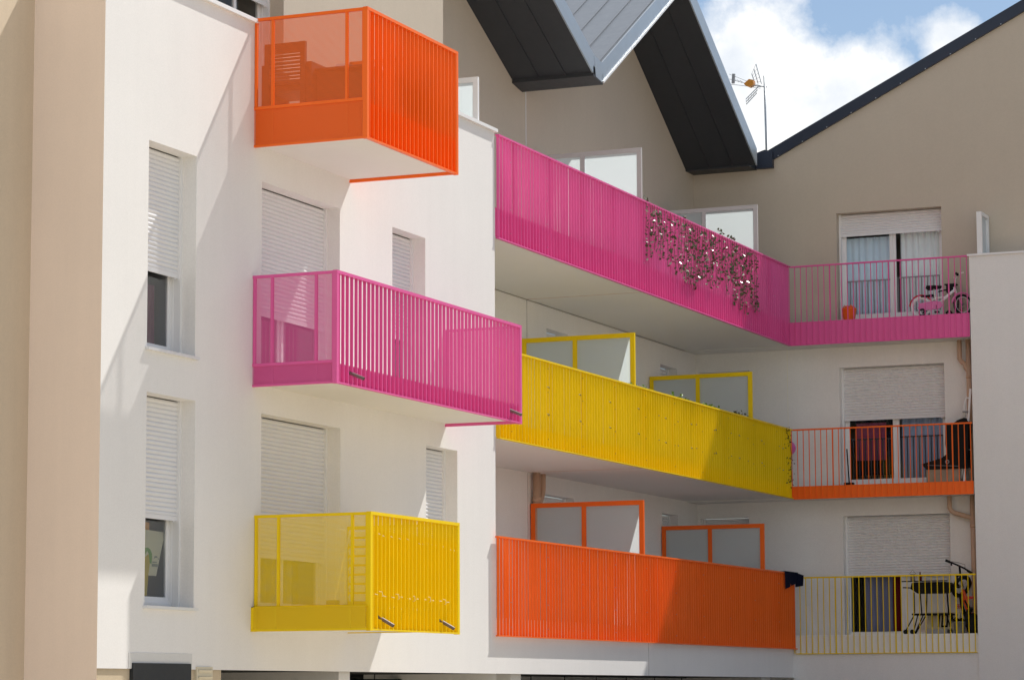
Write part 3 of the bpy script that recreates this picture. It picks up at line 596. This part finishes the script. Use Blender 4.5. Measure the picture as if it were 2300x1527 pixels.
# --- planters behind the long yellow balcony
for px, lab, nn in ((40.95, 'sparse grassy plant behind the yellow rail, by the first yellow screen', 10), (42.95, 'pale green plant behind the yellow rail, before the second yellow screen', 28), (44.55, 'bright leafy plant poking over the yellow rail where the shadow starts', 30), (46.1, 'dark leafy plant behind the yellow rail, below the end of the second screen', 20)):
    t = thing('planter', lab, 'potted plant', (px, 15.16, 4.2), 'planters along the yellow balcony')
    m = MB(); m.prism([(15.06, 4.25), (15.24, 4.25), (15.26, 4.45), (15.05, 4.45)], 'X', px - .4, px + .4); m.build('box', 'brownpipe', t)
    m = MB()
    for _ in range(nn):
        bx = px + random.uniform(-.42, .42); hgt = random.uniform(.23, .34); lean = random.uniform(-.05, .05)
        m.q((bx - .008, 15.14, 4.44), (bx + .008, 15.14, 4.44), (bx + lean + .012, 15.10, 4.44 + hgt * .7), (bx + lean * 1.6, 15.08, 4.44 + hgt), (bx + lean - .012, 15.10, 4.44 + hgt * .7))
        for k in range(3): leaf(m, Vector((bx + lean + random.gauss(0, .03), 15.10, 4.44 + hgt * random.uniform(.55, .95))), .06)
    m.build('leaves', 'lime' if nn != 20 else 'green', t)
# dark navy cloth at the corner of the orange and yellow rails
m = MB(); n = 12
for i in range(n):
    x0, x1 = 47.75 + .78 * i / n, 47.75 + .78 * (i + 1) / n; d0, d1 = (.010 * math.sin(k * 1.3) for k in (i, i + 1)); b0, b1 = (1.80 + .0125 * k + (.05 if k == 5 else 0) for k in (i, i + 1))
    m.q((x0, 14.99, 2.118), (x1, 14.99, 2.118), (x1, 14.900, 2.118), (x0, 14.900, 2.118)); m.q((x0, 14.900, 2.118), (x1, 14.900, 2.118), (x1, 14.895 + d1, b1), (x0, 14.895 + d0, b0))
n = 6
for i in range(n):
    y0, y1 = 14.93 - .03 * i / n, 14.93 - .03 * (i + 1) / n
m.q((48.53, 14.935, 2.118), (48.475, 14.935, 2.118), (48.475, 14.78, 2.06), (48.53, 14.78, 2.06)); m.q((48.475, 14.935, 2.118), (48.475, 14.78, 2.06), (48.465, 14.79, 1.88), (48.465, 14.935, 1.86))
one('cloth', 'navy cloth draped over the corner where orange slats meet yellow bars', 'cloth', m, 'navycloth', (48.3, 14.95, 2.1), True)
m = MB(); m.prism([(47.25, 2.0), (47.6, 1.9), (47.25, 2.42)], 'Y', 15.2, 15.23); one('parasol', 'tip of a folded dark parasol behind the orange screen', 'parasol', m, 'blackcloth', (47.4, 15.2, 1.9))

# --- top barred balcony
F3, F2, F1 = 6.55, 3.64, 1.02
t = thing('bucket', 'orange plastic pot with rolled rim standing behind the pink bars', 'bucket', (48.8, 13.96, F3))
m = MB(); m.lathe((48.8, 13.96, F3), [(.095, 0), (.105, .02), (.13, .20), (.135, .205), (.135, .23), (.12, .235), (.112, .22)], 28); m.build('pot', 'orangeplastic', t, True)
m = MB()
for i in range(9): a = i * .7; m.q((48.8 + .12 * math.cos(a), 13.96 + .12 * math.sin(a), F3 + .22), (48.8 + .12 * math.cos(a + .5), 13.96 + .12 * math.sin(a + .5), F3 + .22), (48.8 + .085 * math.cos(a + .4), 13.96 + .085 * math.sin(a + .4), F3 + .295), (48.8 + .085 * math.cos(a + .05), 13.96 + .085 * math.sin(a + .05), F3 + .27))
m.build('lining', 'orangeplastic', t)
curtain('curtain', 'pale blue curtain in the left pane of the top barred balcony door', 49.475, 'X', 13.30, 14.2, 6.64, 8.14, 'curtain', .02, 7)
curtain('curtain', 'whitish blue curtain in the right pane of the top barred balcony door', 49.475, 'X', 12.30, 13.18, 6.64, 8.3, 'curtain_pale', .02, 8)
t = thing('bicycle', "small pink and white child's bicycle with white tyres behind the pink bars", 'bicycle', (48.8, 12.3, F3))
X = 48.8
def wheel(par, c, ax, R, tyre='whiteplastic', rim='alu', tr=.022, sp=14):
    c = Vector(c); w_ = MB().torus(c, ax, R - tr, tr, 32, 8); W = w_.build('wheel', tyre, par, True)
    MB().torus(c, ax, R - 2.1 * tr, .010, 32, 6).build('rim', rim, W, True); s_ = MB(); axv = Vector(ax).normalized(); u = Vector((0, 0, 1)); v = axv.cross(u).normalized()
    for i in range(sp): a = 2 * math.pi * i / sp; s_.tube([c, c + (u * math.cos(a) + v * math.sin(a)) * (R - 2.1 * tr)], .0022, 4)
    s_.tube([c - axv * .045, c + axv * .045], .014, 8); s_.build('spokes', 'steel', W); return W
rw, bb, fw = Vector((X, 12.65, 6.735)), Vector((X, 12.36, 6.74)), Vector((X + .02, 11.91, 6.735))
hd = Vector((X, 12.04, 7.0)); seat = Vector((X, 12.42, 7.07))
wheel(t, rw, (1, 0, 0), .185); wheel(t, fw, (1, .9, 0), .185, 'rubber')
f = MB(); f.tube([hd, bb + Vector((0, -.01, .03))], .027, 10); f.tube([hd + Vector((0, .03, -.02)), Vector((X, 12.22, 6.885)), Vector((X, 12.38, 6.875)), Vector((X, 12.47, 6.835)), rw], .014, 8); f.tube([bb, Vector((X, 12.40, 6.9)), seat], .014, 8)
for s_ in (-.035, .035): f.tube([bb + Vector((s_, 0, 0)), rw + Vector((s_, 0, 0))], .009, 6)
f.tube([hd + Vector((0, .01, .05)), hd + Vector((0, -.02, -.06))], .022, 10); fr = f.build('frame', 'whiteplastic', t, True)
f = MB(); f.tube([hd, hd + Vector((0, -.03, -.07)), fw + Vector((-.05, .0, .0))], .013, 8); f.tube([hd + Vector((0, -.03, -.07)), fw + Vector((.05, 0, 0))], .013, 8); f.build('fork', 'bikepink', t, True)
f = MB(); f.tube([hd, Vector((X, 12.03, 7.2))], .011, 8); f.tube([Vector((X - .2, 11.83, 7.27)), Vector((X - .15, 11.9, 7.265)), Vector((X - .03, 12.0, 7.2)), Vector((X + .12, 12.05, 7.22)), Vector((X + .2, 12.1, 7.25))], .010, 8); hb = f.build('handlebar', 'whiteplastic', t, True)
MB().tube([(X - .12, 11.95, 7.24), (X - .17, 11.97, 7.27)], .022, 8).build('grip', 'black', hb)
m = MB(); m.prism([(12.30, 7.045), (12.52, 7.02), (12.55, 7.05), (12.53, 7.10), (12.40, 7.095), (12.28, 7.085)], 'X', X - .06, X + .06); m.build('saddle', 'black', t)
m = MB(); m.prism([(12.42, 6.905), (12.64, 6.90), (12.64, 6.925), (12.42, 6.94)], 'X', X - .05, X + .05); m.build('luggage_rack', 'black', t)
m = MB(); m.torus(rw, (1, 0, 0), .205, .014, 20, 6, math.pi * .02, math.pi * .98); m.build('mudguard', 'bikered', t, True)
m = MB(); m.torus(fw, (1, .9, 0), .208, .016, 16, 6, .1, 2.9); m.build('mudguard', 'bikepink', t, True)
m = MB(); m.prism([(12.70, 6.70), (12.66, 6.79), (12.40, 6.82), (12.28, 6.80), (12.25, 6.73), (12.30, 6.68), (12.45, 6.665), (12.62, 6.67)], 'X', X - .06, X - .045); m.build('chain_guard', 'bikepink', t)
m = MB(); m.tube([bb + Vector((-.07, 0, 0)), bb + Vector((-.07, -.02, -.12))], .008, 6); m.box(X - .15, X - .07, 12.30, 12.38, 6.60, 6.625); m.build('pedal', 'black', t)
for s_ in (-.13, .13):
    m = MB().torus((X + s_, 12.60, 6.62), (1, 0, 0), .055, .014, 16, 6); m.tube([(X, 12.65, 6.735), (X + s_, 12.6, 6.62)], .007, 6); m.build('stabiliser', 'black', t)
m = MB(); m.box(X + .02, X + .2, 12.06, 12.2, 6.97, 7.1); m.box(X + .02, X + .2, 12.03, 12.23, 7.10, 7.12); m.tube([(X + .1, 12.2, 7.03), (X + .1, 12.36, 7.0)], .012, 6); m.tube([(X + .1, 12.2, 7.0), (X + .1, 12.15, 6.9)], .012, 6); m.build('basket', 'black', t)
t = thing('scooter', "black child's scooter with red wheels half hidden by the child's bicycle", 'scooter', (48.98, 12.0, F3))
m = MB(); m.tube([(48.99, 12.05, 6.6), (48.99, 12.03, 6.85)], .016, 8); m.box(48.96, 49.02, 12.02, 12.2, 6.58, 6.61); m.build('frame', 'black', t)
for y in (12.0, 12.2): MB().torus((48.99, y, 6.615), (1, 0, 0), .045, .018, 16, 6).build('wheel', 'bikered' if y < 12.1 else 'black', t)

# --- middle barred balcony
one('ball', 'pink ball beside the end of the long yellow balcony', 'ball', MB().lathe((48.8, 15.12, 4.34), [(.13 * math.sin(a * math.pi / 14) + .0005, -.13 * math.cos(a * math.pi / 14)) for a in range(15)], 28), 'ballpink', (48.8, 15.12, 4.34), True)
m = MB(); m.tube([(48.8, 15.12, 4.46), (48.8, 15.12, 6.12)], .0025, 4); one('string', 'thin string from which the pink ball hangs', 'string', m, 'rope', (48.8, 15.12, 4.46))
curtain('towel', 'pink towel hung inside the left pane of the middle barred balcony door', 49.445, 'X', 13.5, 14.05, 4.12, 4.79, 'pinkcloth', .008, 4)
curtain('curtain', 'dark grey drape below the pink towel in the middle balcony door', 49.53, 'X', 13.36, 14.1, 3.86, 5.6, 'navycloth', .02, 5)
curtain('curtain', 'blue-grey curtain in the right pane of the middle barred balcony door', 49.475, 'X', 12.30, 13.22, 3.68, 4.9, 'curtain_blue', .02, 7)
t = thing('lounge_chair', 'black padded lounge chair with tall back in the corner behind the orange bars', 'chair', (48.8, 12.2, F2))
m = MB(); m.prism([(12.20, 4.02), (12.24, 4.30), (12.23, 4.66), (12.10, 4.64), (12.02, 4.70), (11.90, 4.74), (11.82, 4.66), (11.84, 4.2), (11.86, 4.0)], 'X', 48.66, 48.98); m.build('backrest', 'blackcloth', t)
m = MB(); m.prism([(12.66, 3.955), (12.30, 4.05), (12.2, 4.12), (11.86, 4.12), (11.84, 3.86), (12.58, 3.86)], 'X', 48.62, 49.0); m.build('seat', 'blackcloth', t)
m = MB(); m.torus((48.61, 12.2, 3.98), (1, 0, 0), .03, .008, 16, 6); m.tube([(48.612, 12.55, 3.93), (48.612, 12.0, 3.9)], .004, 5); m.build('trim', 'grey', t)
one('storage_box', 'cloudy brown plastic storage box under the black lounge chair', 'box', MB().box(48.64, 48.98, 11.98, 12.58, F2, 3.855), 'clearbox', (48.8, 12.28, F2))
t = thing('stepladder', 'white metal stepladder folded upright beside the black lounge chair', 'ladder', (48.75, 11.9, F2))
for a, b in (((48.70, 11.93, F2), (48.78, 11.80, 5.25)), ((48.74, 12.0, F2 + .03), (48.80, 11.88, 4.45))): MB().bar(a, b, .035, .02).build('rail', 'whiteplastic', t)
m = MB(); m.tube([(48.8, 11.92, 4.70), (48.8, 11.925, 4.95), (48.8, 11.88, 5.10), (48.8, 11.82, 5.08)], .018, 8); m.build('handle', 'whiteplastic', t, True)
for i in range(4): z = 3.85 + i * .33; MB().box(48.72, 48.86, 11.84, 11.94, z, z + .02).build('tread', 'grey', t)
t = thing('broom', 'dark broom standing by the window on the middle barred balcony', 'broom', (48.95, 14.05, F2))
m = MB(); m.tube([(48.95, 14.06, F2 + .06), (48.98, 14.1, 4.3)], .012, 8); m.build('stick', 'black', t); MB().box(48.9, 49.0, 13.98, 14.14, F2, F2 + .06).build('brush', 'black', t)

# --- lowest barred balcony
t = thing('barbecue', 'black barbecue on a tubular trolley behind the yellow bars', 'barbecue', (48.8, 12.55, F1))
m = MB(); m.prism([(12.80, 1.72), (12.32, 1.72), (12.22, 1.76), (12.24, 1.90), (12.30, 1.915), (12.84, 1.915), (12.90, 1.90), (12.92, 1.80)], 'X', 48.68, 48.98); m.build('bowl', 'black', t)
m = MB(); m.bar((48.8, 12.92, 1.82), (48.8, 13.08, 1.83), .05, .02); m.bar((48.8, 12.24, 1.83), (48.8, 12.10, 1.84), .28, .05); m.bar((48.64, 13.06, 1.93), (48.64, 12.25, 1.93), .018, .018); m.build('side_shelf', 'black', t)
for y0, y1, x in ((12.86, 12.86, 48.7), (12.82, 12.80, 48.96), (12.28, 12.26, 48.7), (12.34, 12.32, 48.96), (12.70, 12.72, 48.96)):
    m = MB(); m.tube([(x, y0, 1.74), (x, y1, 1.38)], .011, 8); m.build('leg', 'black', t)
MB().box(48.66, 49.0, 12.22, 12.90, 1.345, 1.375).build('lower_shelf', 'black', t)
for a, b in (((48.7, 12.86, 1.36), (48.7, 13.05, 1.03)), ((48.7, 12.80, 1.36), (48.72, 12.9, 1.03)), ((48.96, 12.72, 1.36), (48.96, 12.92, 1.03)), ((48.7, 12.7, 1.36), (48.7, 12.86, 1.03)), ((48.7, 12.3, 1.36), (48.7, 12.2, 1.03))):
    m = MB(); m.tube([a, b], .011, 8); m.build('leg', 'black', t)
for y in (13.02, 12.9): MB().tube([(48.66, y, 1.06), (48.72, y, 1.06)], .04, 14).build('wheel', 'rubber', t)
m = MB(); m.tube([(48.78, 12.96, 2.06), (48.78, 12.9, 2.135), (48.78, 12.84, 2.06)], .004, 5); m.tube([(48.78, 12.9, 1.93), (48.78, 12.9, 2.06)], .045, 12); one('lantern', 'small clear lantern with wire handle on the barbecue shelf', 'lantern', m, 'clearbox', (48.78, 12.9, 1.93))
m = MB(); m.lathe((48.75, 12.76, 1.93), [(.03, 0), (.03, .10), (.012, .13), (.012, .16)], 12); one('bottle', 'dark red bottle standing on the barbecue', 'bottle', m, 'redcloth', (48.75, 12.76, 1.93), True)
curtain('curtain', 'grey blue gathered curtain in the open door of the lowest barred balcony', 49.46, 'X', 13.46, 13.98, 1.09, 3.0, 'curtain_grey', .03, 5, -.05)
curtain('curtain', 'dark red curtain beside the grey blue one in the lowest balcony door', 49.46, 'X', 13.24, 13.44, 1.09, 3.0, 'redcloth', .02, 2)
t = thing('banner', 'white banner lettered TION in black, leaning under the barbecue', 'banner', (49.02, 12.4, F1))
MB().box(49.03, 49.04, 12.14, 12.72, 1.10, 1.40).build('sheet', 'paper', t)
m = MB(); st_ = .030
def letter(o, strokes):
    for a_ in strokes:
        p0, p1 = Vector((49.026, 12.69 - o - a_[0], 1.155 + a_[1])), Vector((49.026, 12.69 - o - a_[2], 1.155 + a_[3])); d = (p1 - p0).normalized(); n = Vector((1, 0, 0)).cross(d) * st_ / 2; p0 -= d * st_ * .35; p1 += d * st_ * .35
        m.q(p0 - n, p0 + n, p1 + n, p1 - n)
letter(.00, ((.0, .20, .11, .20), (.055, .0, .055, .20)))
letter(.145, ((.02, .0, .04, .20),))
letter(.225, ((.0, .0, .02, .20), (.02, .20, .11, .20), (.11, .20, .09, .0), (.09, .0, .0, .0)))
letter(.375, ((.0, .0, .02, .20), (.02, .20, .09, .0), (.09, .0, .12, .20)))
m.build('lettering', 'black', t)
one('carton', 'beige carton lying under the barbecue shelf', 'box', MB().box(48.7, 48.98, 12.30, 12.66, F1, 1.10), 'grey', (48.84, 12.48, F1))
t = thing('bucket', 'grey plastic bucket filled with black rags by the bicycle wheel', 'bucket', (48.75, 12.08, F1))
MB().lathe((48.75, 12.08, F1), [(.085, 0), (.11, .19), (.115, .19), (.115, .205), (.1, .205)], 22).build('pail', 'grey', t, True)
m = MB()
for _ in range(26): leaf(m, Vector((48.75 + random.gauss(0, .04), 12.08 + random.gauss(0, .05), 1.235 + abs(random.gauss(0, .03)))), .09)
m.build('rags', 'blackcloth', t)
one('bin_bag', 'dark grey full bag slumped against the white parapet end', 'bag', MB().lathe((48.85, 11.86, F1), [(.08, 0), (.12, .06), (.125, .15), (.10, .26), (.05, .33), (.02, .35)], 14), 'blackcloth', (48.85, 11.86, F1), True)
t = thing('bicycle', 'black and orange bicycle standing upright on its rear wheel, handlebar above the yellow rail', 'bicycle', (48.85, 11.95, F1))
fw = Vector((48.78, 12.04, 1.83)); wheel(t, fw, (.42, .78, .46), .215, 'rubber', 'rubber', .034, 12)
rwc = Vector((48.9, 11.90, 1.26)); wheel(t, rwc, (.35, 1, 0), .215, 'rubber', 'rubber', .034, 12)
f = MB(); f.tube([(48.8, 12.03, 1.78), (48.84, 11.98, 1.62), (48.88, 11.93, 1.40), (48.9, 11.90, 1.26)], .028, 10); f.tube([(48.84, 12.06, 1.74), (48.86, 12.0, 1.52), (48.88, 11.95, 1.34)], .024, 8); f.build('frame', 'bikeorange', t, True)
f = MB(); f.tube([(48.82, 12.08, 1.70), (48.86, 12.06, 1.5), (48.88, 12.0, 1.3)], .03, 8); f.tube([(48.84, 12.0, 1.6), (48.86, 11.93, 1.45), (48.86, 11.91, 1.2)], .026, 8); f.build('cover', 'black', t, True)
f = MB(); f.tube([(48.8, 12.02, 1.80), (48.76, 12.05, 2.0), (48.75, 12.06, 2.17)], .018, 8); f.tube([(48.76, 12.12, 2.02), (48.79, 12.10, 1.80)], .016, 8); f.tube([(48.8, 12.14, 1.98), (48.8, 12.05, 2.05)], .016, 8); f.build('fork', 'black', t, True)
f = MB(); f.tube([(48.72, 12.29, 2.28), (48.74, 12.12, 2.21), (48.76, 11.98, 2.14), (48.78, 11.86, 2.06)], .015, 8); hb = f.build('handlebar', 'black', t, True)
for a, b in (((48.72, 12.30, 2.285), (48.735, 12.22, 2.25)), ((48.77, 11.93, 2.10), (48.785, 11.85, 2.05))): MB().tube([a, b], .022, 8).build('grip', 'rubber', hb)
m = MB(); m.tube([(48.74, 12.20, 2.24), (48.74, 12.20, 2.19)], .016, 8); m.tube([(48.74, 12.2, 2.26), (48.74, 12.08, 2.24), (48.74, 11.96, 2.2), (48.75, 11.97, 2.12)], .004, 5); m.build('brake_lever', 'black', hb)
m = MB(); m.prism([(12.0, 1.60), (11.86, 1.62), (11.84, 1.66), (12.0, 1.66)], 'X', 48.83, 48.90); m.build('saddle', 'bikered', t)
m = MB()
for i in range(3): m.box(48.95, 48.96, 12.10 + i * .035, 12.112 + i * .035, 1.46, 1.53)
for i in range(3): m.box(48.945, 48.95, 12.10, 12.182, 1.46 + i * .029, 1.472 + i * .029)
one('soap_rack', 'small red grid rack hanging by the upright bicycle', 'rack', m, 'bikered', (48.95, 12.14, 1.5))
one('wall_lamp', 'small round amber lamp on the wall by the upright bicycle', 'lamp', MB().lathe((49.05, 11.96, 1.9), [(.03, -.03), (.05, -.02), (.05, .02), (.03, .03)], 14), 'amber', (49.05, 11.96, 1.9), True)

# --- aerial on the roof
t = thing('aerial', 'rooftop television aerial with mesh reflectors and an orange dipole box', 'aerial', (51.0, 16.14, 9.6))
V = lambda y, z, x=51.0: Vector((x, y, z))
m = MB(); m.tube([V(16.137, 9.3), V(16.16, 11.62)], .020, 10); m.build('mast', 'galv', t, True)
m = MB()
for dz in (0, .075, -.075): m.tube([V(16.24, 11.41 + dz * .35), V(16.48, 11.49 + dz * .6), V(16.86, 11.62 + dz * 1.3)], .006, 6)
m.tube([V(16.12, 11.40), V(16.46, 11.47)], .012, 8)
for y in (16.60, 16.66, 16.72): m.box(50.85, 51.15, y - .003, y + .003, 11.50 + (y - 16.5) * .34, 11.508 + (y - 16.5) * .34)
m.build('boom', 'galv', t)
m = MB(); m.bar(V(16.785, 11.53), V(16.77, 11.71), .05, .05); m.build('director', 'grey', t)
m = MB(); m.prism([(16.55, 11.49), (16.45, 11.57), (16.37, 11.55), (16.36, 11.46), (16.45, 11.42), (16.53, 11.46)], 'X', 50.93, 51.07); m.build('dipole_box', 'amber', t)
def grid(a, b, c, d):                               # corner points of a reflector, with bars between
    m = MB()
    for k in (0, .5, 1): m.tube([a.lerp(b, k), d.lerp(c, k)], .0085, 6)
    for k in (.12, .34, .56, .78, 1): m.tube([a.lerp(d, k), b.lerp(c, k)], .0035, 5)
    m.build('reflector', 'galv', t)
grid(V(16.41, 11.53, 51.0 + .18), V(16.165, 11.43, 51 - .18), V(16.267, 11.82, 51 - .18), V(16.469, 11.722, 51.18))
grid(V(16.372, 11.345, 51.18), V(16.225, 11.385, 50.82), V(16.475, 11.165, 50.82), V(16.588, 11.14, 51.18))
